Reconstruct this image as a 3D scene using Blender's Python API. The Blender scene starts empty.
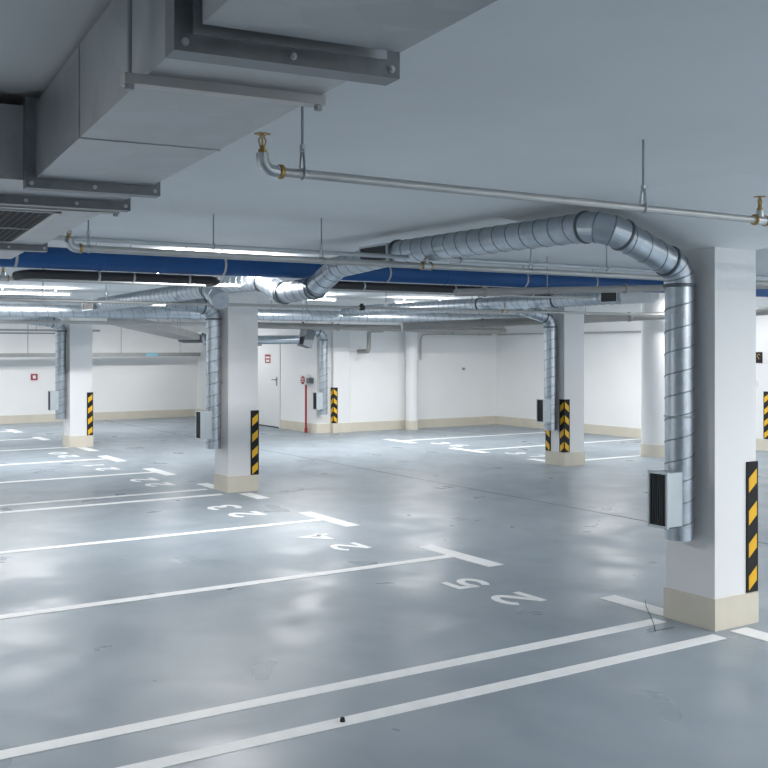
import bpy, math, random
from mathutils import Vector, Matrix
random.seed(7)
C = bpy.context.scene.collection
PI = math.pi
CEIL = 2.70

# ------------------------------------------------------------------ materials
def nt(name):
    m = bpy.data.materials.new(name); m.use_nodes = True
    n = m.node_tree.nodes; l = m.node_tree.links
    return m, n, l, n['Principled BSDF']

def plain(name, col, rough=0.6, metal=0.0, var=0.06, scale=4.0, bump=0.0):
    """procedural paint / plastic / metal: slow noise over the colour and the roughness"""
    m, n, l, b = nt(name)
    tc = n.new('ShaderNodeTexCoord')
    no = n.new('ShaderNodeTexNoise'); no.inputs['Scale'].default_value = scale
    no.inputs['Detail'].default_value = 5
    l.new(tc.outputs['Object'], no.inputs['Vector'])
    r = n.new('ShaderNodeValToRGB')
    r.color_ramp.elements[0].position = 0.3; r.color_ramp.elements[1].position = 0.7
    r.color_ramp.elements[0].color = tuple(c * (1 - var) for c in col) + (1,)
    r.color_ramp.elements[1].color = tuple(min(1, c * (1 + var)) for c in col) + (1,)
    l.new(no.outputs['Fac'], r.inputs['Fac']); l.new(r.outputs['Color'], b.inputs['Base Color'])
    b.inputs['Roughness'].default_value = rough; b.inputs['Metallic'].default_value = metal
    if bump:
        bp = n.new('ShaderNodeBump'); bp.inputs['Strength'].default_value = bump; bp.inputs['Distance'].default_value = 0.01
        n2 = n.new('ShaderNodeTexNoise'); n2.inputs['Scale'].default_value = scale * 14
        l.new(tc.outputs['Object'], n2.inputs['Vector'])
        l.new(n2.outputs['Fac'], bp.inputs['Height']); l.new(bp.outputs['Normal'], b.inputs['Normal'])
    return m

def galv(name, col, rough=0.38, scale=18.0):
    """galvanised sheet: voronoi spangle plus cloudy variation"""
    m, n, l, b = nt(name)
    tc = n.new('ShaderNodeTexCoord')
    v = n.new('ShaderNodeTexVoronoi'); v.inputs['Scale'].default_value = scale
    no = n.new('ShaderNodeTexNoise'); no.inputs['Scale'].default_value = 3.0; no.inputs['Detail'].default_value = 4
    l.new(tc.outputs['Object'], v.inputs['Vector']); l.new(tc.outputs['Object'], no.inputs['Vector'])
    mx = n.new('ShaderNodeMix'); mx.inputs['Factor'].default_value = 0.7
    sx = n.new('ShaderNodeSeparateColor'); l.new(v.outputs['Color'], sx.inputs['Color'])
    l.new(sx.outputs[0], mx.inputs['A']); l.new(no.outputs['Fac'], mx.inputs['B'])
    r = n.new('ShaderNodeValToRGB')
    r.color_ramp.elements[0].position = 0.2; r.color_ramp.elements[1].position = 0.8
    r.color_ramp.elements[0].color = tuple(c * 0.82 for c in col) + (1,)
    r.color_ramp.elements[1].color = tuple(min(1, c * 1.12) for c in col) + (1,)
    l.new(mx.outputs['Result'], r.inputs['Fac']); l.new(r.outputs['Color'], b.inputs['Base Color'])
    mr = n.new('ShaderNodeMapRange'); mr.inputs['To Min'].default_value = rough - 0.08; mr.inputs['To Max'].default_value = rough + 0.1
    l.new(mx.outputs['Result'], mr.inputs['Value']); l.new(mr.outputs['Result'], b.inputs['Roughness'])
    b.inputs['Metallic'].default_value = 1.0
    return m

def floor_material():
    m, n, l, b = nt('polished_concrete')
    tc = n.new('ShaderNodeTexCoord')
    def noise(scale, detail, dist=0.0, st=None):
        t = n.new('ShaderNodeTexNoise'); t.inputs['Scale'].default_value = scale
        t.inputs['Detail'].default_value = detail; t.inputs['Distortion'].default_value = dist
        if st:
            mp = n.new('ShaderNodeMapping'); mp.inputs['Scale'].default_value = st
            l.new(tc.outputs['Object'], mp.inputs['Vector']); l.new(mp.outputs['Vector'], t.inputs['Vector'])
        else:
            l.new(tc.outputs['Object'], t.inputs['Vector'])
        return t
    a = noise(0.5, 4, 0.3); c = noise(1.9, 4, 0.25, (1.0, 0.7, 1))
    mx = n.new('ShaderNodeMix'); mx.inputs['Factor'].default_value = 0.5
    l.new(a.outputs['Fac'], mx.inputs['A']); l.new(c.outputs['Fac'], mx.inputs['B'])
    r = n.new('ShaderNodeValToRGB')
    r.color_ramp.elements[0].position = 0.30; r.color_ramp.elements[1].position = 0.70
    r.color_ramp.elements[0].color = FLOOR_DARK + (1,)
    r.color_ramp.elements[1].color = FLOOR_LIGHT + (1,)
    r.color_ramp.interpolation = 'B_SPLINE'; l.new(mx.outputs['Result'], r.inputs['Fac']); l.new(r.outputs['Color'], b.inputs['Base Color'])
    e = noise(1.6, 4, 0.4)
    mr = n.new('ShaderNodeMapRange'); mr.interpolation_type = 'SMOOTHSTEP'; mr.inputs['From Min'].default_value = 0.3; mr.inputs['From Max'].default_value = 0.7
    mr.inputs['To Min'].default_value = 0.27; mr.inputs['To Max'].default_value = 0.46
    l.new(e.outputs['Fac'], mr.inputs['Value']); l.new(mr.outputs['Result'], b.inputs['Roughness'])
    b.inputs['IOR'].default_value = 1.45; b.inputs['Specular IOR Level'].default_value = 0.36
    return m

def emit(name, col, strength):
    m, n, l, b = nt(name)
    b.inputs['Base Color'].default_value = col + (1,)
    b.inputs['Emission Color'].default_value = col + (1,)
    b.inputs['Emission Strength'].default_value = strength
    return m

FLOOR_DARK = (0.205, 0.252, 0.296); FLOOR_LIGHT = (0.345, 0.395, 0.44)
M = dict(
    floor=floor_material(),
    ceiling=plain('ceiling_paint', (0.825, 0.845, 0.855), 0.85, var=0.03, scale=1.2, bump=0.08),
    capital=plain('capital_lit_paint', (0.87, 0.89, 0.90), 0.85, var=0.02, scale=1.2, bump=0.05),  # ceiling paint made lighter: the brightness of the lit facet put into the colour
    wall=plain('wall_paint', (0.87, 0.875, 0.87), 0.75, var=0.015, scale=1.5, bump=0.05),
    column=plain('column_paint', (0.80, 0.805, 0.81), 0.7, var=0.015, scale=2.0, bump=0.05),
    beige=plain('beige_plinth_paint', (0.66, 0.615, 0.52), 0.6, var=0.04, scale=5),
    line=plain('white_road_paint', (0.88, 0.89, 0.89), 0.5, var=0.05, scale=7),
    duct=galv('spiral_duct_steel', (0.50, 0.55, 0.60), 0.34),
    seam=plain('duct_seam_shade', (0.26, 0.30, 0.33), 0.45, 1.0),  # darker than the duct: shading along the seam ridges painted into the colour
    collar=plain('duct_collar_steel', (0.16, 0.18, 0.20), 0.5, 0.9),
    sheet=galv('duct_sheet_steel', (0.45, 0.465, 0.48), 0.42, 10),
    flange=galv('flange_steel', (0.23, 0.245, 0.26), 0.42, 25),
    pipe=plain('galvanised_pipe', (0.50, 0.505, 0.495), 0.45, 0.75, var=0.06, scale=9),
    steel=plain('zinc_steel', (0.55, 0.58, 0.60), 0.35, 1.0),
    rod=plain('threaded_rod_steel', (0.35, 0.37, 0.39), 0.5, 0.9),
    drain=plain('drain_pipe_grey', (0.33, 0.325, 0.31), 0.5, 0.1, var=0.08),
    dark=plain('dark_pipe_foam', (0.035, 0.035, 0.038), 0.6),
    blue=plain('blue_pipe_paint', (0.001, 0.07, 0.245), 0.5, var=0.08, scale=2),
    brass=plain('brass', (0.42, 0.28, 0.11), 0.4, 1.0),
    black=plain('black_rubber', (0.007, 0.007, 0.008), 0.8),
    yellow=plain('yellow_reflector', (0.83, 0.47, 0.012), 0.4, var=0.04),
    louvre=plain('dark_louvre', (0.035, 0.04, 0.045), 0.5, 0.5),
    box=plain('grille_box_steel', (0.55, 0.60, 0.63), 0.45, 0.6),
    red=plain('red_enamel', (0.36, 0.028, 0.04), 0.4),
    white=plain('white_plastic', (0.8, 0.8, 0.8), 0.4),
    door=plain('door_paint', (0.83, 0.84, 0.84), 0.5, var=0.01),
    slat=plain('dark_slat', (0.055, 0.06, 0.063), 0.5, 0.4),
    grey=plain('grey_plastic', (0.30, 0.30, 0.30), 0.5),
    tray=plain('cable_tray_grey', (0.34, 0.35, 0.34), 0.5, 0.3),
    cyan=plain('pale_blue_plate', (0.25, 0.55, 0.72), 0.4),
    groove=plain('dark_joint', (0.06, 0.065, 0.07), 0.8),
    tube=emit('fluorescent_tube', (1.0, 0.97, 0.93), 6.0),
)

# ------------------------------------------------------------------ mesh builder
class MB:
    def __init__(s): s.v = []; s.f = []; s.m = []
    def add(s, vs, fs, mi=0):
        o = len(s.v); s.v += [Vector(p) for p in vs]
        for f in fs: s.f.append([i + o for i in f]); s.m.append(mi)
    def box(s, a, b, mi=0):
        x0, y0, z0 = a; x1, y1, z1 = b
        s.hexa([(x0,y0,z0),(x1,y0,z0),(x1,y1,z0),(x0,y1,z0),(x0,y0,z1),(x1,y0,z1),(x1,y1,z1),(x0,y1,z1)], mi)
    def hexa(s, p, mi=0):
        s.add(p, [(0,3,2,1),(4,5,6,7),(0,1,5,4),(1,2,6,5),(2,3,7,6),(3,0,4,7)], mi)
    def obox(s, c, ax, ay, az, mi=0):
        """box about centre c with half-extent vectors"""
        c, ax, ay, az = map(Vector, (c, ax, ay, az))
        s.hexa([c-ax-ay-az, c+ax-ay-az, c+ax+ay-az, c-ax+ay-az, c-ax-ay+az, c+ax-ay+az, c+ax+ay+az, c-ax+ay+az], mi)
    def bar(s, p, q, w, h, mi=0, up=(0,0,1)):
        p, q = Vector(p), Vector(q); d = (q - p); L = d.length; d.normalize()
        u = Vector(up)
        if abs(d.dot(u)) > 0.95: u = Vector((1,0,0))
        sd = d.cross(u).normalized(); u2 = sd.cross(d).normalized()
        s.obox((p+q)/2, d*L/2, sd*w/2, u2*h/2, mi)
    def tube(s, pts, r, seg=12, mi=0, caps=True):
        pts = [Vector(p) for p in pts]; n = len(pts)
        rs = r if isinstance(r, (list, tuple)) else [r]*n
        ts = []
        for i in range(n):
            a = pts[max(0,i-1)]; b = pts[min(n-1,i+1)]
            t = (b - a); t.normalize(); ts.append(t)
        ref = Vector((0,0,1)) if abs(ts[0].z) < 0.9 else Vector((1,0,0))
        nrm = (ref - ts[0]*ref.dot(ts[0])).normalized()
        vs = []
        for i in range(n):
            nrm = (nrm - ts[i]*nrm.dot(ts[i])).normalized(); bi = ts[i].cross(nrm)
            for k in range(seg):
                a = 2*PI*k/seg
                vs.append(pts[i] + (nrm*math.cos(a) + bi*math.sin(a))*rs[i])
        fs = []
        for i in range(n-1):
            for k in range(seg):
                k2 = (k+1) % seg
                fs.append((i*seg+k, i*seg+k2, (i+1)*seg+k2, (i+1)*seg+k))
        if caps:
            fs.append(tuple(reversed(range(seg)))); fs.append(tuple(range((n-1)*seg, n*seg)))
        s.add(vs, fs, mi)
    def ring(s, c, d, r, w, seg=24, mi=0):
        """short collar of outer radius r, width w, about axis d"""
        c = Vector(c); d = Vector(d).normalized()
        s.tube([c - d*w/2, c - d*w/4, c + d*w/4, c + d*w/2], [r-0.005, r, r, r-0.005], seg, mi)
    def torus(s, c, d, R, r, seg=16, ts=6, mi=0):
        c = Vector(c); d = Vector(d).normalized()
        ref = Vector((0,0,1)) if abs(d.z) < 0.9 else Vector((1,0,0))
        n = (ref - d*ref.dot(d)).normalized(); b = d.cross(n)
        vs = []; fs = []
        for i in range(seg):
            a = 2*PI*i/seg; e = n*math.cos(a) + b*math.sin(a)
            for k in range(ts):
                q = 2*PI*k/ts
                vs.append(c + e*(R + r*math.cos(q)) + d*r*math.sin(q))
        for i in range(seg):
            for k in range(ts):
                i2 = (i+1) % seg; k2 = (k+1) % ts
                fs.append((i*ts+k, i2*ts+k, i2*ts+k2, i*ts+k2))
        s.add(vs, fs, mi)
    def helix(s, p, q, r, pitch, mi=1, step=16, w=0.013, hgt=0.0035):
        """raised lock seam winding round a straight run"""
        p, q = Vector(p), Vector(q); d = q - p; L = d.length; d.normalize()
        ref = Vector((0,0,1)) if abs(d.z) < 0.9 else Vector((1,0,0))
        n = (ref - d*ref.dot(d)).normalized(); b = d.cross(n)
        N = max(2, int((L - w)/pitch*step)); vs = []; fs = []
        for i in range(N+1):
            a = 2*PI*i/step; e = n*math.cos(a) + b*math.sin(a); x = w/2 + pitch*i/step
            x = min(x, L - w/2)
            o = p + d*x
            vs += [o + e*(r-0.002) - d*w/2, o + e*(r+hgt) - d*w/4, o + e*(r+hgt) + d*w/4, o + e*(r-0.002) + d*w/2]
        for i in range(N):
            for k in range(3):
                fs.append((i*4+k, i*4+k+1, (i+1)*4+k+1, (i+1)*4+k))
        s.add(vs, fs, mi)
    def poly(s, pts2, z0, z1, fn=lambda x, y, z: (x, y, z), mi=0):
        """prism over a 2-D outline"""
        n = len(pts2)
        vs = [fn(x, y, z0) for x, y in pts2] + [fn(x, y, z1) for x, y in pts2]
        fs = [tuple(reversed(range(n))), tuple(range(n, 2*n))]
        for i in range(n): fs.append((i, (i+1) % n, (i+1) % n + n, i+n))
        s.add(vs, fs, mi)

def link(name, mb, mats, parent=None, origin=None, smooth=40):
    """ONE mesh object; the mesh is given in world space unless the parent is at a moved base"""
    o0 = Vector(origin) if origin is not None else (parent_base(parent) if parent else Vector((0,0,0)))
    me = bpy.data.meshes.new(name)
    me.from_pydata([tuple(v - o0) for v in mb.v], [], mb.f)
    if not isinstance(mats, (list, tuple)): mats = [mats]
    for m in mats: me.materials.append(M[m])
    for p, mi in zip(me.polygons, mb.m): p.material_index = min(mi, len(mats)-1)
    me.update()
    import bmesh
    bm = bmesh.new(); bm.from_mesh(me); bmesh.ops.recalc_face_normals(bm, faces=bm.faces); bm.to_mesh(me); bm.free()
    for p in me.polygons: p.use_smooth = True
    me.set_sharp_from_angle(angle=math.radians(smooth))
    o = bpy.data.objects.new(name, me); C.objects.link(o)
    if parent is not None: o.parent = parent
    elif origin is not None: o.location = o0
    return o

def parent_base(p):
    b = Vector((0,0,0))
    while p is not None: b += Vector(p.location); p = p.parent
    return b

def tag(o, label, cat, group=None, kind=None):
    o['label'] = label; o['category'] = cat
    if group: o['group'] = group
    if kind: o['kind'] = kind
    return o

def thing(name, label, cat, loc, group=None):
    o = bpy.data.objects.new(name, None); C.objects.link(o); o.location = loc
    o.empty_display_size = 0.1
    return tag(o, label, cat, group)

def struct(name, mb, mat, label=None, cat=None):
    o = link(name, mb, mat); o['kind'] = 'structure'
    if label: o['label'] = label; o['category'] = cat
    return o

def kids(o): return [c for c in bpy.data.objects if c.parent == o]

def copy_tree(o, parent=None):
    c = o.copy(); C.objects.link(c); c.parent = parent
    for ch in kids(o): copy_tree(ch, c)
    return c

def relabel(o, label):
    o['label'] = label; return o

# ------------------------------------------------------------------ room shell
U0, U1, V0, V1 = -3.0, 15.28, -6.0, 25.1
UB, VB = 10.55, 18.85        # stair-block corner
b = MB(); b.box((U0-.3, V0-.3, -.2), (U1+.3, V1+.3, 0)); struct('floor', b, 'floor', 'blue grey polished concrete garage floor with cloudy sheen', 'floor')
b = MB(); b.box((U0-.3, V0-.3, CEIL), (U1+.3, V1+.3, CEIL+.2)); struct('ceiling', b, 'ceiling', 'flat pale grey painted concrete ceiling slab', 'ceiling')
def wall(name, a, c, label):
    b = MB(); b.box(a, c); struct(name, b, 'wall', label, 'wall')
wall('wall_back_left', (U0-.3, V1, 0), (UB+.3, V1+.3, CEIL), 'far white wall behind the left parking bays')
wall('wall_center', (UB, VB, 0), (UB+.3, V1, CEIL), 'white side wall holding the door and red pole')
wall('wall_back_right', (UB+.3, VB, 0), (U1+.3, VB+.3, CEIL), 'white wall behind the round pillar at back right')
wall('wall_right', (U1, V0-.3, 0), (U1+.3, VB, CEIL), 'bright white wall at far right of the garage')
wall('wall_left', (U0-.3, V0-.3, 0), (U0, V1, CEIL), 'white wall left of the camera')
wall('wall_rear', (U0, V0-.3, 0), (U1, V0, CEIL), 'white wall behind the camera')
BH, BT = 0.19, 0.014
def skirt(name, a, c):
    b = MB(); b.box(a, c); struct(name, b, 'beige', 'beige painted base strip along the foot of the wall', 'baseboard')
skirt('baseboard_back_left', (U0, V1-BT, 0), (UB, V1, BH))
DV0, DV1 = 20.52, 21.62
b = MB(); b.box((UB-BT, VB-BT, 0), (UB, DV0-.06, BH)); b.box((UB-BT, DV1+.06, 0), (UB, V1-BT, BH))
struct('baseboard_center', b, 'beige', 'beige base strip beside the white door', 'baseboard')
skirt('baseboard_back_right', (UB, VB-BT, 0), (U1, VB, BH))
skirt('baseboard_right', (U1-BT, V0, 0), (U1, VB-BT, BH))
skirt('baseboard_left', (U0, V0, 0), (U0+BT, V1-BT, BH))
skirt('baseboard_rear', (U0+BT, V0, 0), (U1-BT, V0+BT, BH))
# expansion joint of the drive lane, and the hairline crack by the near column
b = MB(); b.box((8.09, V0+.02, 0), (8.105, V1-.1, .0012)); struct('trim_1', b, 'groove', 'thin dark expansion joint running down the drive lane', 'floor joint')
b = MB()
crack = [(5.57, 5.21), (5.43, 5.07), (5.285, 4.90), (5.15, 4.745), (5.01, 4.60)]
for p, q in zip(crack, crack[1:]): b.bar((*p, .0050), (*q, .0050), .004, .0012)
b.bar((4.96, 4.625, .0030), (5.19, 4.61, .0030), .003, .0012)
struct('trim_2', b, 'groove', 'hairline dark crack in floor beside the nearest column', 'floor crack')

# door in the centre wall
b = MB(); b.box((UB-.012, DV0, .01), (UB, DV1, 2.0)); d1 = struct('door_1', b, 'door', 'flush white steel door in the side wall', 'door')
b = MB(); f = .05
b.box((UB-.02, DV0-f, 0), (UB, DV0, 2.0+f)); b.box((UB-.02, DV1, 0), (UB, DV1+f, 2.0+f)); b.box((UB-.02, DV0, 2.0), (UB, DV1, 2.0+f))
link('door_frame', b, 'white', d1)
b = MB(); b.box((UB-.03, DV0+.005, 0), (UB-.012, DV1-.005, .025)); link('threshold', b, 'groove', d1)
b = MB(); hv = DV0+.11
b.box((UB-.02, hv-.025, .93), (UB-.012, hv+.025, 1.12)); b.tube([(UB-.015, hv, 1.06), (UB-.06, hv, 1.06), (UB-.065, hv+.02, 1.06), (UB-.065, hv+.14, 1.06)], .011, 8)
link('door_handle', b, 'grey', d1)

# ------------------------------------------------------------------ columns
S, PS, PH, CAPZ, CAPW = 0.40, 0.425, 0.20, 2.425, 0.84
def make_column(u, v, label):
    t = thing('column', label, 'column', (u, v, 0), 'square white concrete columns')
    h = S/2
    b = MB(); b.box((u-h, v-h, 0), (u+h, v+h, CAPZ)); link('shaft', b, 'column', t)
    p = PS/2
    b = MB(); b.box((u-p, v-p, 0), (u+p, v+p, PH)); link('plinth', b, 'beige', t)
    w = h + CAPW; z0, z1 = CAPZ, CEIL
    b = MB(); b.hexa([(u-h,v-h,z0),(u+h,v-h,z0),(u+h,v+h,z0),(u-h,v+h,z0),(u-w,v-w,z1),(u+w,v-w,z1),(u+w,v+w,z1),(u-w,v+w,z1)])
    link('capital', b, 'capital', t)
    return t
COLS = {1: (5.545, 4.615), 2: (5.567, 12.005), 3: (5.61, 18.80), 4: (10.975, 11.885), 5: (11.09, 18.96), 6: (15.455, 11.66)}
col = make_column(*COLS[1], 'nearest square white column, beside big spiral duct at right')
def place_col(k, label, cap=True):
    c = copy_tree(col); c.location = (*COLS[k], 0); c['label'] = label
    return c
place_col(2, 'square white column at left centre standing between bays 22 and 23')
place_col(3, 'farthest left square white column, in front of the far back wall')
place_col(4, 'square white column at centre right wearing two chevron corner guards')
place_col(5, 'square white column engaged in wall corner right of the red pole')
place_col(6, 'white wall column at the right picture edge with small black sign')

# round pillars
def round_pillar(u, v, r, label):
    t = thing('round_pillar', label, 'column', (u, v, 0), 'round white pillars')
    b = MB(); b.tube([(u, v, 0), (u, v, CEIL)], r, 32); link('shaft', b, 'column', t)
    b = MB(); b.tube([(u, v, 0), (u, v, PH)], r+.014, 32); link('plinth', b, 'beige', t)
round_pillar(12.75, 18.60, .135, 'slim round white pillar standing close to the back wall')
round_pillar(13.03, 11.98, .215, 'round white pillar seen just left of the big vertical duct')

# ------------------------------------------------------------------ corner guards
def make_guard(u, v, su, sv, z0, z1, label, group='black and yellow corner guards'):
    """L-shaped rubber guard on the vertical edge at (u,v); the column lies towards (+su,+sv)"""
    t = 0.010; W = 0.10
    b = MB()
    def slab(a, c, mi): b.box([min(x, y) for x, y in zip(a, c)], [max(x, y) for x, y in zip(a, c)], mi)
    slab((u - su*t, v - sv*t, z0), (u + su*W, v, z1), 0)
    slab((u - su*t, v, z0), (u, v + sv*W, z1), 0)
    pitch = (z1 - z0)/4.0; e = .0015
    for k in range(4):
        zc = z0 + pitch*(k + .42)
        lo, hi, rise = 0.004, W - .018, 0.062
        th = .092
        for plane in (0, 1):
            pts = []
            for s_, base in ((lo, zc + rise/2), (hi, zc - rise/2)):
                for dz in (-th/2, th/2): pts.append((s_, base + dz))
            q = []
            for off in (0, e):
                for (s_, z) in (pts[0], pts[2], pts[3], pts[1]):
                    z = min(max(z, z0+.003), z1-.003)
                    if plane == 0: q.append((u + su*s_, v - sv*(t + off), z))
                    else: q.append((u - su*(t + off), v + sv*s_, z))
            b.hexa(q, 1)
    o = link('corner_guard', b, ['black', 'yellow'], None, (u, v, z0))
    return tag(o, label, 'corner guard', group)
def corner(k, su, sv):  # su,sv point from the corner into the column
    u, v = COLS[k]; return u - su*S/2, v - sv*S/2
g1 = make_guard(*corner(1, -1, 1), -1, 1, .205, 1.05, 'striped corner guard on the right edge of the nearest column')
make_guard(*corner(2, -1, 1), -1, 1, .20, 1.0, 'striped corner guard on right edge of the left centre column')
make_guard(*corner(3, -1, 1), -1, 1, .20, .97, 'striped corner guard on the farthest left column')
make_guard(*corner(4, 1, 1), 1, 1, .205, 1.0, 'chevron corner guard on front edge of the centre right column')
make_guard(*corner(4, 1, -1), 1, -1, .205, 1.0, 'half hidden corner guard under grille box of centre right column')
make_guard(*corner(5, 1, 1), 1, 1, .20, .94, 'chevron corner guard on column right of the red pole')
make_guard(*corner(6, 1, 1), 1, 1, .205, 1.02, 'corner guard cut by the right picture edge')

# ------------------------------------------------------------------ floor markings
LW = .105; LZ = .003
def floor_line(name, u0, u1, v, label, group='white parking bay lines', w=LW, bar=None):
    b = MB(); b.box((u0, v-w/2, 0), (u1, v+w/2, LZ))
    if bar: b.box((bar[0], bar[1], 0), (bar[2], bar[3], LZ+.001))
    o = link(name, b, 'line', None, (u0, v, 0)); tag(o, label, 'floor marking', group)
    return o
UL = -1.2
floor_line('parking_line', UL, 5.27, 4.315, 'nearer white line of the pair ending at the nearest column')
floor_line('parking_line', UL, 5.25, 4.78, 'farther white line of the pair ending at the nearest column')
floor_line('parking_line', UL, 5.50, 7.215, 'white T-ended line between bays 25 and 24', bar=(5.345, 6.69, 5.505, 7.715))
floor_line('parking_line', UL, 5.50, 9.46, 'white T-ended line between bays 24 and 23', bar=(5.345, 8.94, 5.505, 9.97))
floor_line('parking_line', UL, 5.25, 11.74, 'nearer white line of the pair ending at the left centre column')
floor_line('parking_line', UL, 5.27, 12.25, 'farther white line of the pair ending at the left centre column')
floor_line('parking_line', UL, 5.50, 14.32, 'white T-ended line between bays 22 and 21', bar=(5.36, 13.85, 5.52, 14.80))
floor_line('parking_line', UL, 5.50, 16.43, 'white T-ended line between bays 21 and 20', bar=(5.36, 15.92, 5.52, 16.90))
floor_line('parking_line', UL, 5.40, 18.66, 'white line ending at the farthest left column', w=.09)
floor_line('parking_line', UL, 5.50, 20.75, 'far white T-ended line just beyond the farthest left column', bar=(5.38, 20.3, 5.54, 21.1))
floor_line('parking_line', UL, 5.50, 22.8, 'farthest white T-ended line near the far back wall', bar=(5.38, 22.4, 5.54, 23.3))
floor_line('parking_line', 11.05, 15.2, 16.5, 'white T-ended line in front of the round pillar at back', bar=(10.93, 16.0, 11.09, 16.95))
floor_line('parking_line', 11.05, 15.2, 14.33, 'white T-ended line just behind the centre right column', bar=(10.95, 13.86, 11.11, 14.86))
floor_line('parking_line', 11.2, 15.2, 12.14, 'white line running right from the centre right column', w=.1)
def tick(u0, u1, v0, v1, label):
    b = MB(); b.box((u0, v0, 0), (u1, v1, LZ)); o = link('bay_end_bar', b, 'line', None, (u0, v0, 0))
    tag(o, label, 'floor marking', 'white end bars beside the columns')
tick(5.345, 5.505, 4.85, 5.44, 'short white bar behind the nearest column plinth, left side')
tick(5.42, 5.58, 3.3, 4.36, 'white bar running right from front of the nearest column')
tick(5.36, 5.52, 12.26, 12.8, 'short white bar behind the left centre column plinth')
tick(5.44, 5.60, 11.14, 11.66, 'short white bar in front of the left centre column plinth')
tick(5.50, 5.66, 17.75, 18.55, 'short white bar in front of the farthest left column')
tick(10.95, 11.11, 12.14, 12.75, 'short white bar behind the centre right column')

# painted bay numbers: bold stencil digits drawn as stroke outlines on a 1 x 1 cell
def arc(cx, cy, rx, ry, a0, a1, n=12):
    return [(cx + rx*math.cos(math.radians(a0 + (a1-a0)*i/n)), cy + ry*math.sin(math.radians(a0 + (a1-a0)*i/n))) for i in range(n+1)]
DIG = {
    '2': [arc(.5, .70, .36, .22, 170, -40) + [(.14, .09)], [(.06, .09), (.94, .09)]],
    '5': [[(.86, .91), (.24, .91), (.20, .52)] + arc(.48, .33, .36, .24, 130, -150)],
    '4': [[(.72, .0), (.72, .95), (.08, .30), (.96, .30)]],
    '3': [arc(.47, .71, .34, .21, 150, -80) , arc(.47, .28, .38, .21, 85, -155)],
    '1': [[(.30, .72), (.56, .92), (.56, .0)]],
    '0': [arc(.5, .5, .36, .42, 90, 450, 24)],
    '6': [arc(.5, .29, .36, .21, 0, 360, 20), [(.15, .32), (.22, .66), (.48, .92), (.80, .86)]],
    '7': [[(.08, .91), (.90, .91), (.40, .0)]],
}
def stroke(mb, pts, w, place, mi=0):
    """constant-width band along a 2-D polyline, mitred"""
    n = len(pts); L = []; R = []
    for i in range(n):
        a = Vector(pts[max(0,i-1)]); c = Vector(pts[min(n-1,i+1)]); p = Vector(pts[i])
        d0 = (p-a).normalized() if i > 0 else (c-p).normalized()
        d1 = (c-p).normalized() if i < n-1 else d0
        t = (d0+d1); t = t.normalized() if t.length > 1e-6 else d0
        nn = Vector((-t.y, t.x)); k = 1/max(.5, nn.dot(Vector((-d0.y, d0.x))))
        L.append(p + nn*w/2*k); R.append(p - nn*w/2*k)
    vs = [place(p.x, p.y, k) for k in (0, 1) for i in range(n) for p in (L[i], R[i])]
    fs = []; m = 2*n
    for i in range(n-1):
        a = 2*i
        fs += [(m+a, m+a+1, m+a+3, m+a+2), (a, a+2, a+3, a+1), (a, m+a, m+a+2, a+2), (a+1, a+3, m+a+3, m+a+1)]
    fs += [(0, 1, m+1, m), (2*n-2, m+2*n-2, m+2*n-1, 2*n-1)]
    mb.add(vs, fs, mi)
def bay_number(text, ubase, utop, vc, label, dirv=1, dw=.34, gap=.57):
    t = thing('bay_number', label, 'floor marking', (ubase, vc, 0), 'painted bay numbers')
    n = len(text)
    for i, ch in enumerate(text):
        b = MB(); v0 = vc + dirv*((i-(n-1)/2)*gap - dw/2)
        for j, s in enumerate(DIG[ch]):
            place = lambda x, y, k: (ubase + (utop-ubase)*y, v0 + dirv*dw*x, k*(LZ + .0008*j))
            stroke(b, s, .19, place)
        link('digit', b, 'line', t)
bay_number('25', 4.99, 4.675, 6.03, 'white bay number 25 painted on the floor')
bay_number('24', 4.98, 4.68, 8.33, 'white bay number 24 painted on the floor')
bay_number('23', 5.02, 4.66, 10.48, 'white bay number 23 painted on the floor')
bay_number('22', 5.10, 4.76, 13.28, 'white bay number 22 painted on the floor')
bay_number('21', 5.06, 4.76, 15.33, 'white bay number 21 painted on the floor')
bay_number('20', 5.10, 4.80, 17.43, 'white bay number 20 painted on the floor')
bay_number('36', 11.25, 11.58, 15.42, 'worn white bay number behind chevron guard column, nearer the back wall', dirv=-1)
bay_number('37', 11.25, 11.58, 13.27, 'worn white bay number just behind the centre right column', dirv=-1)
# bolt stub on the near line
b = MB(); b.tube([(2.556, 4.315, 0), (2.556, 4.315, .022)], [.014, .010], 10)
tag(link('bolt_stub', b, 'black', None, (2.556, 4.315, 0)), 'tiny black bolt stub on the nearest white line', 'bolt')

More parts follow.
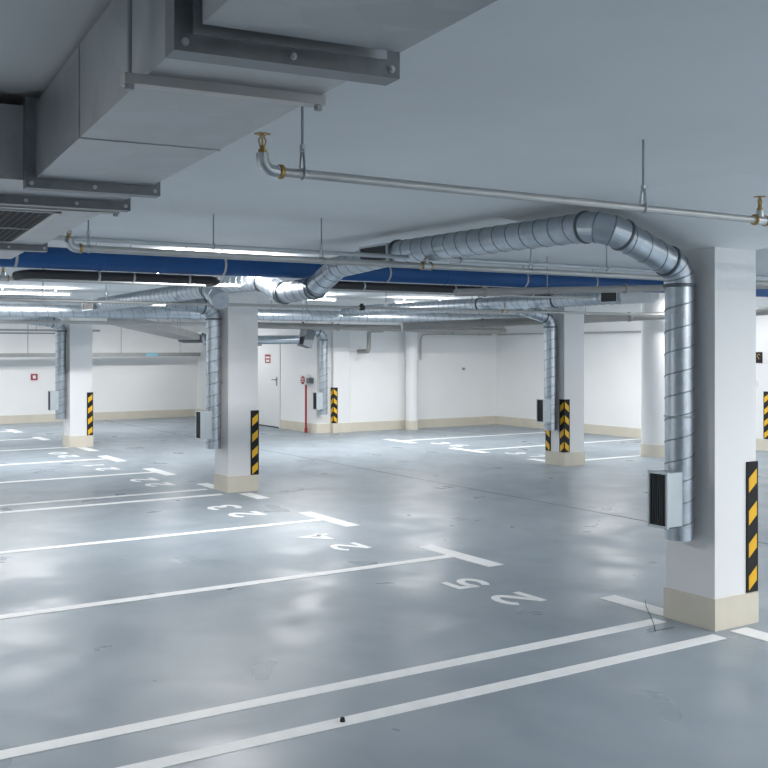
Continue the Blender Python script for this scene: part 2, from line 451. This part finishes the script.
# ------------------------------------------------------------------ spiral ducts
def duct_run(root, pts, r, R=.16, gores=3, pitch=.14, seg=28, cap_end=True, ring_joint=True):
    """round spiral duct through pts: straight sections, gored elbows, collars, all parts of root"""
    P = [Vector(p) for p in pts]; n = len(P); cut = [0.0]*n
    for i in range(1, n-1):
        a = (P[i]-P[i-1]).normalized(); c = (P[i+1]-P[i]).normalized(); ang = a.angle(c)
        cut[i] = R*math.tan(ang/2)
    for i in range(n-1):
        d = (P[i+1]-P[i]).normalized(); p = P[i]+d*cut[i]; q = P[i+1]-d*cut[i+1]
        b = MB(); b.tube([p, q], r, seg); b.helix(p, q, r, pitch)
        link('duct_section', b, ['duct', 'seam'], root)
    for i in range(1, n-1):
        a = (P[i]-P[i-1]).normalized(); c = (P[i+1]-P[i]).normalized(); ang = a.angle(c)
        if ang < .04: continue
        ax = a.cross(c).normalized(); nrm = ax.cross(a).normalized()
        s = P[i]-a*cut[i]; ctr = s + nrm*R
        g = gores if ang > .8 else (2 if ang > .3 else 1)
        rings = []
        for k in range(g+1):
            th = ang*k/g; rot = Matrix.Rotation(th, 3, ax)
            rings.append((ctr + rot @ (s-ctr), rot @ a))
        b = MB(); vs = []; fs = []
        for (p, t) in rings:
            rad = ax.cross(t)
            for k in range(seg):
                q = 2*PI*k/seg; vs.append(p + (ax*math.cos(q) + rad*math.sin(q))*(r+.003))
        for j in range(len(rings)-1):
            for k in range(seg):
                k2 = (k+1) % seg; fs.append((j*seg+k, j*seg+k2, (j+1)*seg+k2, (j+1)*seg+k))
        b.add(vs, fs, 0)
        for j, (p, t) in enumerate(rings):
            if 0 < j < len(rings)-1: b.ring(p, t, r+.006, .012, seg, 1)
        link('elbow', b, ['duct', 'seam'], root, smooth=12)
        if ring_joint:
            for (p, t) in (rings[0], rings[-1]):
                b = MB(); b.ring(p, t, r+.011, .022, seg); link('collar', b, 'collar', root)

def grille_box(root, c, out, along, up, w, h, depth, frame=.016, slats=7, vert=True):
    """sheet steel box with a louvred face looking along `out`; c = centre of the face"""
    c, out, along, up = Vector(c), Vector(out), Vector(along), Vector(up)
    b = MB(); b.obox(c - out*depth/2, out*(depth/2-.002), along*(w/2-.008), up*(h/2-.008)); box = link('grille_box', b, 'box', root)
    b = MB()
    for s in (-1, 1):
        b.obox(c + along*s*(w/2-frame/2), out*.008, along*frame/2, up*h/2)
        b.obox(c + up*s*(h/2-frame/2), out*.008, along*(w/2-frame), up*frame/2)
    link('grille_frame', b, 'box', box)
    b = MB(); b.obox(c, out*.001, along*(w/2-frame), up*(h/2-frame), 0)
    for k in range(slats):
        f = (k+.5)/slats - .5
        if vert: b.obox(c + along*f*(w-2*frame) + out*.004, out*.003, along*.0035, up*(h/2-frame), 1)
        else: b.obox(c + up*f*(h-2*frame) + out*.004, out*.003, along*(w/2-frame), up*.004, 1)
    link('grille_louvres', b, ['louvre', 'slat'], box)
    return box

DR = .092
def drop(k, label, du=-.312, dv=-.012, zb=.535, top=2.30, boxz=(.655, 1.01)):
    u, v = COLS[k]; u += du; v += dv
    t = thing('ventilation_duct', label, 'air duct', (u, v, zb), 'spiral ducts dropping down the columns')
    zc = sum(boxz)/2
    grille_box(t, (u-.195, v, zc), (-1,0,0), (0,1,0), (0,0,1), .165, boxz[1]-boxz[0], .14)
    b = MB(); b.obox((u+DR+.012, v, 1.35), (.03,0,0), (0,.012,0), (0,0,.012)); b.torus((u, v, 1.35), (0,0,1), DR+.003, .006, 28, 6)
    link('wall_bracket', b, 'steel', t)
    return t, (u, v, zb), (u, v, top)

t, p0, p1 = drop(1, 'large spiral duct on the nearest column bending over to the ceiling', zb=.565)
duct_run(t, [p0, p1, (4.57, p0[1], 2.535), (4.57, 6.85, 2.535), (4.57, 7.85, 2.475)], DR)
# dip under the blue pipe, in a wider gauge
duct_run(t, [(4.57, 7.80, 2.478), (4.57, 8.20, 2.32), (4.57, 8.80, 2.30), (4.57, 9.25, 2.44), (4.57, 10.0, 2.45)], DR+.006, R=.12, gores=2)
grille_box(t, (4.46, 7.05, 2.53), (-1,0,0), (0,1,0), (0,0,1), .42, .15, .10, vert=False, slats=6)

t, p0, p1 = drop(2, 'spiral duct down the left centre column with long overhead run', top=2.27)
duct_run(t, [p0, p1, (4.665, p0[1], 2.35)], DR)
duct_run(t, [(4.57, 10.25, 2.28), (4.57, 10.55, 2.42), (4.57, 14.3, 2.37)], DR+.004, R=.12, gores=2)
grille_box(t, (4.45, 14.45, 2.37), (-1,0,0), (0,1,0), (0,0,1), .5, .15, .22, vert=False, slats=5)

t, p0, p1 = drop(3, 'spiral duct down the farthest left column', top=2.21, zb=.5)
duct_run(t, [p0, p1, (4.66, p0[1], 2.28)], DR)
duct_run(t, [(4.57, 17.4, 2.36), (4.57, 21.5, 2.34)], DR+.004)

t, p0, p1 = drop(4, 'spiral duct down the centre right column with overhead run and grille', top=2.21)
duct_run(t, [p0, p1, (10.06, p0[1], 2.36)], DR)
duct_run(t, [(9.98, 9.7, 2.44), (9.98, 11.6, 2.44), (9.98, 16.75, 2.44)], DR+.004)
grille_box(t, (9.87, 9.86, 2.445), (-1,0,0), (0,1,0), (0,0,1), .31, .165, .1, vert=False, slats=6)
b = MB(); b.tube([(9.98, 9.7, 2.44), (9.98, 9.22, 2.44), (9.98, 9.17, 2.44)], [.098, .098, .075], 24); link('end_cap', b, 'white', t)
for vv in (11.0, 12.7):
    b = MB(); b.ring((9.98, vv, 2.44), (0,1,0), DR+.017, .03, 28); link('collar', b, 'collar', t)

t, p0, p1 = drop(5, 'slim spiral duct on the column right of the red pole', du=-.49, dv=-.30, top=2.05, zb=.40, boxz=(.5, .86))
duct_run(t, [p0, p1, (p0[0]-.5, p0[1], 2.17)], DR-.01)

# long horizontal spiral duct crossing the back of the hall
def long_duct(pts, r, label, hang, name='ventilation_duct'):
    t = thing(name, label, 'air duct', pts[0], 'long overhead ducts at the back')
    duct_run(t, pts, r, pitch=.2, seg=20)
    for p in hang:
        b = MB(); b.torus(p, (1,0,0), r+.006, .006, 18, 5); b.tube([(p[0], p[1], p[2]+r), (p[0], p[1], CEIL-.0006)], .006, 6)
        link('hanger', b, 'rod', t)
long_duct([(0.5, 17.0, 2.36), (15.1, 17.0, 2.36)], .10, 'long straight spiral duct crossing the hall behind the back lamps', [(3.0,17,2.36),(6.6,17,2.36),(9.3,17,2.36),(12.5,17,2.36)])

# ------------------------------------------------------------------ sprinkler pipes
def head(root, p, up=1):
    """upright sprinkler: brass body, frame arms, toothed deflector"""
    x, y, z = p
    b = MB(); b.tube([(x,y,z), (x,y,z+.012), (x,y,z+.012), (x,y,z+.026)], [.015, .015, .010, .010], 8)
    for s in (-1, 1): b.tube([(x+s*.008, y, z+.024), (x+s*.014, y, z+.042), (x+s*.004, y, z+.062)], .003, 6)
    b.tube([(x,y,z+.026), (x,y,z+.056)], .0035, 6); b.tube([(x,y,z+.060), (x,y,z+.064)], .006, 8)
    sp = link('sprinkler_head', b, 'brass', root)
    b = MB(); b.tube([(x,y,z+.064), (x,y,z+.067)], .021, 14)
    for k in range(8):
        a = 2*PI*k/8; b.obox((x+.024*math.cos(a), y+.024*math.sin(a), z+.0655), (.004,0,0), (0,.004,0), (0,0,.0012))
    link('deflector', b, 'brass', sp)

def hanger(root, p, r, rod=.005):
    x, y, z = p
    b = MB(); b.tube([(x, y, z+r+.07), (x, y, CEIL-.0006)], rod, 8); h = link('hanger', b, 'rod', root)
    b = MB(); b.torus((x, y, z), (1,0,0), r+.003, .003, 16, 5)
    for s in (-1, 1): b.bar((x, y+s*(r+.002), z+.004), (x, y+s*.006, z+r+.07), .014, .003, up=(1,0,0))
    b.tube([(x, y, z+r+.06), (x, y, z+r+.085)], .011, 6)
    link('clamp', b, 'steel', h)

def sprinkler_pipe(u0, u1, v, z, r, label, hangers=(), heads=(), couplings=(), elbow=True):
    t = thing('sprinkler_pipe', label, 'pipe', (u0, v, z), 'galvanised sprinkler pipes')
    b = MB(); s = u0 + (.06 if elbow else 0); b.tube([(s, v, z), (u1, v, z)], r, 14); link('pipe', b, 'pipe', t)
    if elbow:
        R = .045; pts = [(u0 + R*(1-math.sin(a)), v, z + R*(1-math.cos(a))) for a in [PI/2*k/6 for k in range(7)]]
        b = MB(); b.tube([(u0+.075, v, z)] + pts + [(u0, v, z+R+.012)], r+.004, 14)
        b.ring((u0+.07, v, z), (1,0,0), r+.009, .02, 14, 1)
        link('elbow', b, ['steel', 'brass'], t)
        head(t, (u0, v, z+R+.012))
    for x in heads:
        b = MB(); b.tube([(x-.04, v, z), (x+.04, v, z)], r+.006, 14); b.tube([(x, v, z), (x, v, z+r+.03)], r+.002, 12)
        for s in (-1, 1): b.ring((x+s*.038, v, z), (1,0,0), r+.010, .016, 14, 1)
        link('tee', b, ['steel', 'brass'], t); head(t, (x, v, z+r+.03))
    for x in couplings:
        b = MB(); b.ring((x, v, z), (1,0,0), r+.017, .07, 12); b.box((x-.02, v-.012, z+r), (x+.02, v+.012, z+r+.035)); link('coupling', b, 'dark', t)
    for x in hangers: hanger(t, (x, v, z), r)
    return t
sprinkler_pipe(1.59, 8.0, 3.22, 2.40, .0165, 'nearest thin sprinkler pipe, below the ceiling above the big duct', (1.745, 3.43, 5.2), (4.22, 6.8))
sprinkler_pipe(1.86, 12.0, 6.42, 2.40, .023, 'sprinkler pipe passing in front of the blue pipe', (1.98, 3.63, 5.56, 7.5), (4.53, 7.2))
sprinkler_pipe(0.6, 9.3, 9.58, 2.40, .021, 'sprinkler pipe running just behind the dark insulated pipe', (2.55, 3.62, 5.6, 7.7), (2.2, 7.54), elbow=False)
sprinkler_pipe(0.6, 12.6, 11.42, 2.29, .019, 'sprinkler pipe crossing in front of the left centre column top', (3.03, 3.72, 4.95, 6.2, 7.42, 8.83), (9.4,), (7.05,), elbow=False)
sprinkler_pipe(0.6, 10.3, 19.4, 2.40, .035, 'far sprinkler pipe in front of the back left wall', (5.0, 6.9, 8.9), (), (4.4,), elbow=False)
sprinkler_pipe(0.8, 15.0, 18.25, 2.21, .032, 'low grey sprinkler main above the farthest columns', (4.0, 7.2, 9.2, 12.2, 13.8), (), (9.9, 12.6), elbow=False)
def conduit(pts, r, label, mat='pipe', name='conduit', hang=(), group='thin pipes and conduits'):
    t = thing(name, label, 'pipe', pts[0], group)
    b = MB(); b.tube(pts, r, 10); link('pipe', b, mat, t)
    for p in hang:
        b = MB(); b.tube([(p[0], p[1], p[2]), (p[0], p[1], CEIL-.0006)], .005, 6); b.torus(p, (1,0,0), r+.004, .004, 12, 5); link('hanger', b, 'rod', t)
    return t
conduit([(1.62, 6.62, 2.478), (12.0, 6.62, 2.478)], .016, 'thin steel conduit just above the sprinkler pipe by the blue pipe', 'steel', hang=[(2.9,6.62,2.478),(5.0,6.62,2.478),(6.6,6.62,2.478)])
conduit([(0.8, 21.6, 2.12), (6.9, 21.6, 2.12)], .022, 'thin far pipe ending left of the farthest left column', hang=[(5.6, 21.6, 2.12)])
t = conduit([(0.8, 20.9, 2.05), (6.25, 20.9, 2.05)], .014, 'thin dark far pipe with a rusty red tip', 'drain')
b = MB(); b.tube([(6.25, 20.9, 2.05), (6.33, 20.9, 2.05), (6.5, 20.9, 2.05)], [.03, .03, .018], 10); link('red_fitting', b, 'red', t)
conduit([(13.12, 18.80, 1.50), (13.13, 18.80, 1.95), (13.17, 18.80, 2.04), (13.3, 18.80, 2.055), (15.1, 18.80, 2.06)], .016, 'conduit on the back right wall with a hanging tail', hang=[(13.75,18.8,2.056),(14.75,18.8,2.06)])
conduit([(15.20, 18.7, 2.06), (15.20, 12.4, 2.09)], .018, 'thin conduit along the far right wall')

# ------------------------------------------------------------------ blue pipe and its dark companions
t = thing('blue_pipe', 'thick royal blue painted pipe crossing the whole garage', 'pipe', (-2.9, 8.6, 2.515))
b = MB(); b.tube([(-2.9, 8.6, 2.515), (15.1, 8.6, 2.515)], .088, 28); link('pipe', b, 'blue', t)
for x in (2.06, 3.85, 5.59, 7.34, 8.35, 10.5):
    b = MB(); b.ring((x, 8.6, 2.515), (1,0,0), .093, .022, 28); s = link('strap', b, 'pipe', t)
    b = MB(); b.tube([(x, 8.6, 2.60), (x, 8.6, CEIL-.0006)], .006, 6); link('rod', b, 'rod', s)
for x in (2.75, 6.3, 9.2):
    b = MB(); b.ring((x, 8.6, 2.515), (1,0,0), .091, .05, 28); link('coupling', b, 'blue', t)
def dark_pipe(u0, u1, label, straps, ends):
    t = thing('insulated_pipe', label, 'pipe', (u0, 8.64, 2.383), 'dark insulated pipes under the blue pipe')
    pts = [(u0, 8.64, 2.383), (u1, 8.64, 2.383)]
    if ends[0]: pts = [(u0-.09, 8.95, 2.383), (u0-.08, 8.78, 2.383), (u0-.045, 8.68, 2.383)] + pts
    if ends[1]: pts = pts + [(u1+.045, 8.68, 2.383), (u1+.08, 8.78, 2.383), (u1+.09, 8.95, 2.383)]
    b = MB(); b.tube(pts, .039, 18); link('pipe', b, 'dark', t)
    for x in straps:
        b = MB(); b.ring((x, 8.64, 2.383), (1,0,0), .044, .02, 18); b.tube([(x, 8.703, 2.383), (x, 8.703, CEIL-.0006)], .004, 6); b.bar((x, 8.68, 2.383), (x, 8.706, 2.383), .012, .006); link('strap', b, 'pipe', t)
dark_pipe(2.25, 3.78, 'dark insulated pipe under the left stretch of blue pipe', (2.75, 3.05, 3.55), (1, 1))
dark_pipe(4.95, 7.75, 'dark insulated pipe under the right stretch of blue pipe', (5.35, 6.45, 7.5), (0, 0))

# ------------------------------------------------------------------ drains
def drain(pts, r, label, hang=(), clamps=()):
    t = thing('drain_pipe', label, 'pipe', pts[0], 'grey drain pipes')
    b = MB(); b.tube(pts, r, 16); link('pipe', b, 'drain', t)
    d = (Vector(pts[1])-Vector(pts[0])).normalized()
    for p in clamps:
        b = MB(); b.ring(p, d, r+.014, .05, 16); link('coupling', b, 'drain', t)
    for p in hang:
        b = MB(); b.torus(p, d, r+.004, .005, 16, 5); b.tube([(p[0], p[1], p[2]+r), (p[0], p[1], CEIL-.0006)], .006, 6); link('hanger', b, 'rod', t)
drain([(8.6, 17.72, 2.19), (14.6, 17.72, 2.12)], .06, 'thick grey drain pipe along the back above the round pillar', [(9.6,17.72,2.178),(12.3,17.72,2.147)], [(10.4,17.72,2.169),(13.2,17.72,2.136)])
drain([(11.47, 17.79, 2.12), (11.47, 18.20, 2.12), (11.47, 18.28, 2.10), (11.47, 18.30, 2.04), (11.47, 18.30, 1.80), (11.48, 18.33, 1.73), (11.52, 18.42, 1.69), (11.54, 18.52, 1.685), (11.56, VB, 1.685)], .045, 'short crooked downpipe on wall right of the chevron column')
drain([(8.8, 13.1, 2.09), (13.4, 11.45, 2.315), (15.05, 10.86, 2.39)], .065, 'grey drain pipe sloping in front of the round pillar', [(11.6,12.10,2.227)], [(10.0,12.67,2.149),(12.3,11.845,2.262)])
drain([(5.95, 7.95, 2.305), (11.2, 7.95, 2.542)], .036, 'grey drain pipe crossing just below the blue pipe at right', [(7.1, 7.95, 2.357), (9.0, 7.95, 2.443)], [(8.2, 7.95, 2.407), (6.3, 7.95, 2.321)])

# ------------------------------------------------------------------ rectangular duct overhead
AX = Vector((.1065, 1.0, 0)).normalized(); PX = Vector((AX.y, -AX.x, 0))     # along, and to the right
O = Vector((1.173, 1.768, 0))                                                # right lower edge at the near flange
RW, ZB, ZT = .41, 2.39, 2.655
def rp(s, w, z): return O + AX*s + PX*w + Vector((0,0,z))
t = thing('rectangular_duct', 'big rectangular galvanised air duct hanging at upper left', 'air duct', (1.0, 2.0, ZB))
def rect_section(s0, s1, w0, w1, z0, z1):
    b = MB(); b.hexa([rp(s0,w0,z0), rp(s0,w1,z0), rp(s1,w1,z0), rp(s1,w0,z0), rp(s0,w0,z1), rp(s0,w1,z1), rp(s1,w1,z1), rp(s1,w0,z1)])
    return b
for s0, s1 in ((-3.2, -.02), (.04, 1.96)):
    link('duct_section', rect_section(s0, s1, -RW, 0, ZB, ZT), 'sheet', t)
link('plenum_section', rect_section(2.02, 2.43, -.95, 0, ZB, ZT), 'sheet', t)
link('duct_section', rect_section(2.49, 4.50, -.95, 0, ZB, ZT), 'sheet', t)
link('duct_section', rect_section(4.58, 5.6, -.95, -.03, ZB, ZT), 'sheet', t)
def flange_at(s, w0, w1, th=.03, lip=.034, bolts=True, single=False):
    b = MB()
    for dz0, dz1, a, c in ((ZB-lip, ZB, w0-lip, w1+lip), (ZT, ZT+.02, w0-lip, w1+lip)):
        q = rect_section(s-th, s+th, a, c, dz0, dz1); b.add(q.v, q.f)
    for a, c in ((w0-lip, w0), (w1, w1+lip)):
        q = rect_section(s-th, s+th, a, c, ZB, ZT); b.add(q.v, q.f)
    # the gap between the two mating angles
    fl = link('flange', b, 'flange', t)
    n = max(2, int((w1-w0)/.16)+1)
    for k in range(n):
        w = w0 - lip*.4 + (w1-w0+lip*.8)*k/(n-1); p = rp(s-th, w, ZB-lip*.5)
        b = MB(); b.tube([p - AX*.010, p - AX*.004, p - AX*.004, p + AX*.001], [.0048, .0048, .008, .008], 8)
        link('bolt', b, 'steel', fl)
flange_at(.08, -RW, 0, th=.032)
flange_at(1.99, -RW, 0, th=.03)
flange_at(2.46, -.95, 0, th=.03)
flange_at(4.54, -.95, 0, th=.04)
# hanger rail under the duct with its rods, and a second rail behind the plenum flange
def rail(s, w0, w1, label=None):
    b = MB(); q = rect_section(s-.02, s+.02, w0, w1, ZB-.022, ZB); b.add(q.v, q.f)
    r = link('hanger_rail', b, 'pipe', t)
    for w in (w0+.015, w1-.012):
        b = MB(); p = rp(s, w, ZB-.03); b.tube([p, (p.x, p.y, CEIL-.0006)], .005, 8); b.tube([(p.x,p.y,ZB-.032), (p.x,p.y,ZB-.022)], .011, 6); link('rod', b, 'rod', r)
rail(.40, -RW-.05, .012)
rail(2.66, -.98, .035)
b = MB(); q = rect_section(1.15, 1.165, -RW-.003, .003, ZB-.003, ZT); b.add(q.v, q.f)
link('standing_seam', b, 'sheet', t)
# exhaust grille in the underside, slats along the duct
s0, s1, w0, w1 = 2.84, 4.32, -.60, -.17
b = MB()
for a in ((s0, s1, w0, w0+.03), (s0, s1, w1-.03, w1), (s0, s0+.02, w0, w1), (s1-.02, s1, w0, w1), ((s0+s1)/2-.006, (s0+s1)/2+.006, w0, w1)):
    q = rect_section(*a, ZB-.010, ZB); b.add(q.v, q.f)
gf = link('grille_frame', b, 'pipe', t)
b = MB(); q = rect_section(s0+.02, s1-.02, w0+.03, w1-.03, ZB-.003, ZB-.0005); b.add(q.v, q.f)
for k in range(12):
    w = w0+.04+(w1-w0-.08)*k/11; q = rect_section(s0+.02, s1-.02, w-.002, w+.002, ZB-.005, ZB-.001); b.add(q.v, q.f, 1)
link('grille_louvres', b, ['black', 'slat'], gf)

# ------------------------------------------------------------------ far left: sloping duct, cable tray
t = thing('flat_duct', 'flat galvanised duct slanting down towards the far wall corner', 'air duct', (6.6, 18.4, 2.2))
b = MB(); b.bar((6.7, 19.75, 2.30), (9.6, 23.3, 2.02), .50, .16); link('duct_section', b, 'sheet', t)
b = MB(); b.bar((9.6, 23.3, 2.02), (9.9, 23.7, 1.98), .56, .22); link('dark_end', b, 'collar', t)
for k in (.15, .5, .8):
    p = Vector((6.7, 19.75, 2.30)).lerp(Vector((9.6, 23.3, 2.02)), k)
    b = MB(); b.tube([p, (p.x, p.y, CEIL-.0006)], .008, 6); link('rod', b, 'rod', t)
t = thing('cable_tray', 'grey cable tray hung along the far left wall', 'cable tray', (0, 24.6, 1.56))
b = MB(); b.box((-2.5, 24.55, 1.545), (10.4, 24.58, 1.635)); b.box((-2.5, 24.55, 1.545), (10.4, 24.75, 1.55)); b.box((-2.5, 24.72, 1.545), (10.4, 24.75, 1.635)); link('tray', b, 'tray', t)
for x in (6.2, 8.4, 9.9):
    b = MB(); b.tube([(x, 24.65, 1.55), (x, 24.65, CEIL-.0006)], .008, 6); link('rod', b, 'rod', t)
b = MB(); b.box((8.98, 24.535, 1.555), (9.28, 24.55, 1.62)); tag(link('marker_plate', b, 'cyan', None, (9.1, 24.54, 1.58)), 'pale blue marker plate on the grey cable tray', 'sign')

# steel pipe with slanted dark outlet near the door
t = thing('exhaust_pipe', 'horizontal steel exhaust pipe with slanted dark outlet above the door', 'pipe', (8.6, 18.6, 1.93))
b = MB(); b.tube([(8.0, 18.75, 1.905), (9.78, 18.2, 1.925)], .085, 18); link('pipe', b, 'duct', t)
b = MB(); b.obox((9.92, 18.14, 1.955), Vector((.10, .0, -.03)), Vector((0, .13, 0)), Vector((.045, 0, .17))); link('outlet', b, 'collar', t)
for k in (.1, .55):
    p = Vector((8.0, 18.75, 1.905)).lerp(Vector((9.78, 18.2, 1.925)), k)
    b = MB(); b.torus(p, (.94, -.34, 0), .09, .008, 16, 5); b.tube([(p.x, p.y, p.z+.09), (p.x, p.y, CEIL-.0006)], .007, 6); b.obox((p.x, p.y, p.z-.10), (.1,0,0), (0,.03,0), (0,0,.012)); link('bracket', b, 'collar', t)

# ------------------------------------------------------------------ signs and small wall things
t = thing('door_sign', 'small red and white sign on the white door', 'sign', (UB-.02, 21.08, 1.5))
x = UB-.013
b = MB(); b.box((x-.004, 20.93, 1.42), (x, 21.20, 1.61)); link('plate', b, 'red', t)
b = MB(); b.box((x-.006, 20.96, 1.525), (x-.004, 21.17, 1.565)); b.box((x-.006, 20.98, 1.445), (x-.004, 21.15, 1.495)); link('white_panels', b, 'white', t)
t = thing('red_riser_pole', 'thin red pole carrying a round red-marked box on the wall', 'pipe', (10.47, 19.17, 0))
b = MB(); b.tube([(10.47, 19.17, .03), (10.47, 19.17, 1.02)], .022, 10); b.tube([(10.47, 19.17, 0), (10.47, 19.17, .10)], .032, 10); link('pole', b, 'red', t)
b = MB(); b.tube([(10.545, 19.21, 1.09), (10.42, 19.21, 1.09)], .115, 20); link('gauge_box', b, 'white', t)
b = MB(); b.tube([(10.42, 19.21, 1.09), (10.412, 19.21, 1.09)], .085, 20)
for dz in (-.035, .012): b.box((10.408, 19.16, 1.09+dz), (10.413, 19.26, 1.09+dz+.02), 1)
link('red_mark', b, ['red', 'white'], t)
b = MB(); b.box((10.44, 18.98, 1.03), (10.545, 19.095, 1.14)); link('dark_bracket', b, 'collar', t)
t = thing('fire_call_point', 'small red fire call point on the far left wall', 'alarm button', (6.455, V1, 1.07))
b = MB(); b.box((6.38, V1-.03, 1.0), (6.53, V1, 1.145)); link('case', b, 'red', t)
b = MB(); b.box((6.42, V1-.034, 1.035), (6.49, V1-.03, 1.11)); link('button_plate', b, 'white', t)
t = thing('wall_sign', 'small black sign with a pale symbol on the right edge column', 'sign', (15.255, 11.66, 1.6))
x = COLS[6][0]-S/2
b = MB(); b.box((x-.006, 11.585, 1.505), (x, 11.735, 1.695)); link('plate', b, 'black', t)
b = MB(); stroke(b, arc(11.66, 1.63, .03, .028, 160, -60) + [(11.657, 1.585), (11.657, 1.57)], .012, lambda a, c, k: (x-.006-.001*k, a, c)); link('symbol', b, 'brass', t)
b = MB(); b.box((x-.02, 11.68, 1.10), (x, 11.735, 1.19)); tag(link('wall_switch', b, 'white', None, (x, 11.7, 1.15)), 'small white switch below black sign on the right edge column', 'switch')
b = MB(); b.tube([(14.33, VB, 1.285), (14.33, VB-.03, 1.285)], .03, 12); tag(link('wall_plug', b, 'grey', None, (14.33, VB, 1.285)), 'tiny grey outlet low on the back right wall', 'outlet')

# ------------------------------------------------------------------ lamps
def ceiling_lamp(u, v, label, z=2.60, power=1.0, first=[]):
    if not first:
        t = thing('ceiling_lamp', label, 'lamp', (u, v, z), 'fluorescent batten lamps under the ceiling')
        b = MB(); b.box((u-.64, v-.016, z+.022), (u+.64, v+.016, z+.045))
        for s in (-1, 1):
            b.box((u+s*.62-.02, v-.02, z-.02), (u+s*.62+.02, v+.02, z+.022)); b.tube([(u+s*.4, v, z+.045), (u+s*.4, v, CEIL-.0006)], .006, 6)
        link('housing', b, 'white', t)
        b = MB(); b.tube([(u-.60, v, z), (u+.60, v, z)], .014, 8); link('tube', b, 'tube', t)
        first.append(t)
    else:
        t = copy_tree(first[0]); t.location = (u, v, z); t['label'] = label
    # the light the tube gives off, downwards and upwards
    for down in (1, 0):
        ld = bpy.data.lights.new('tube_light', 'AREA'); ld.shape = 'RECTANGLE'; ld.size = 1.2; ld.size_y = .07 if down else .04
        ld.energy = (P_DOWN if down else P_UP)*power; ld.color = (1.0, .985, .97)
        lo = bpy.data.objects.new('tube_light', ld); C.objects.link(lo)
        lo.location = (u, v, z-.02 if down else z+.05); lo.rotation_euler = (0 if down else PI, 0, 0)
    return t
P_DOWN, P_UP = 75.0, 56.0
LAMPS = [(8.6, 15.8, 'lamp over the drive lane behind the middle pipes'), (4.15, 16.4, 'lamp over the left bays between farther columns'),
         (11.2, 16.0, 'added fill lamp over the right bays in front of the round pillar'), (13.4, 13.4, 'lamp near the far right wall between the right bays'), (13.6, 11.2, 'lamp over the right bays behind the nearest column'), (8.2, 22.0, 'lamp in front of the white door wall'), (3.8, 22.6, 'lamp in front of the far left wall'),  # fill lamp by the round pillar is added to brighten the back walls
         (-.4, 16.4, 'lamp over the bays far outside the left picture edge'), (-.4, 22.6, 'lamp by the far wall outside the left picture edge'),
         (4.2, 9.35, 'lamp over the bays tucked behind the blue pipe'), (6.0, 1.0, 'lamp right of the camera over the bays'),
         (8.6, 2.2, 'lamp right of the camera over the drive lane'), (13.0, 2.2, 'lamp near the right wall beyond the frame'), (13.0, 6.4, 'lamp over the right bays beyond the right picture edge'),
         (4.2, -3.5, 'added fill lamp behind the camera over the bays'), (8.6, -3.5, 'added fill lamp behind the camera over the lane'), (13.0, -3.5, 'added fill lamp behind the camera in the right corner'),  # unseen row added behind the camera to raise the ambient light
         (-.8, 6.6, 'added fill lamp over the left bays outside the picture')]  # added out of view to brighten the left faces of the columns
for u, v, lb in LAMPS: ceiling_lamp(u, v, lb, power=.5 if 11 < v < 14 else .75 if u == 11.2 else 1.0)

w = bpy.data.worlds.new('World'); bpy.context.scene.world = w; w.use_nodes = True
w.node_tree.nodes['Background'].inputs['Color'].default_value = (.7, .8, .9, 1); w.node_tree.nodes['Background'].inputs['Strength'].default_value = .05

# ------------------------------------------------------------------ camera
cam = bpy.data.cameras.new('camera'); co = bpy.data.objects.new('camera', cam); C.objects.link(co)
co.location = (0, 0, 1.8); co.rotation_euler = (PI/2, 0, -math.atan2(1047.0, 2002-384.0))
cam.sensor_width = 36; cam.lens = 36*1047/768; cam.shift_y = -(384-346)/768; cam.clip_start = .05; cam.clip_end = 100
sc = bpy.context.scene; sc.camera = co
sc.view_settings.view_transform = 'Standard'; sc.view_settings.look = 'None'; sc.view_settings.gamma = 1; sc.view_settings.use_curve_mapping = False
sc.view_settings.exposure = 0.5
sc.cycles.caustics_reflective = False; sc.cycles.caustics_refractive = False
sc.cycles.sample_clamp_indirect = 2.5; sc.cycles.max_bounces = 10; sc.cycles.diffuse_bounces = 6
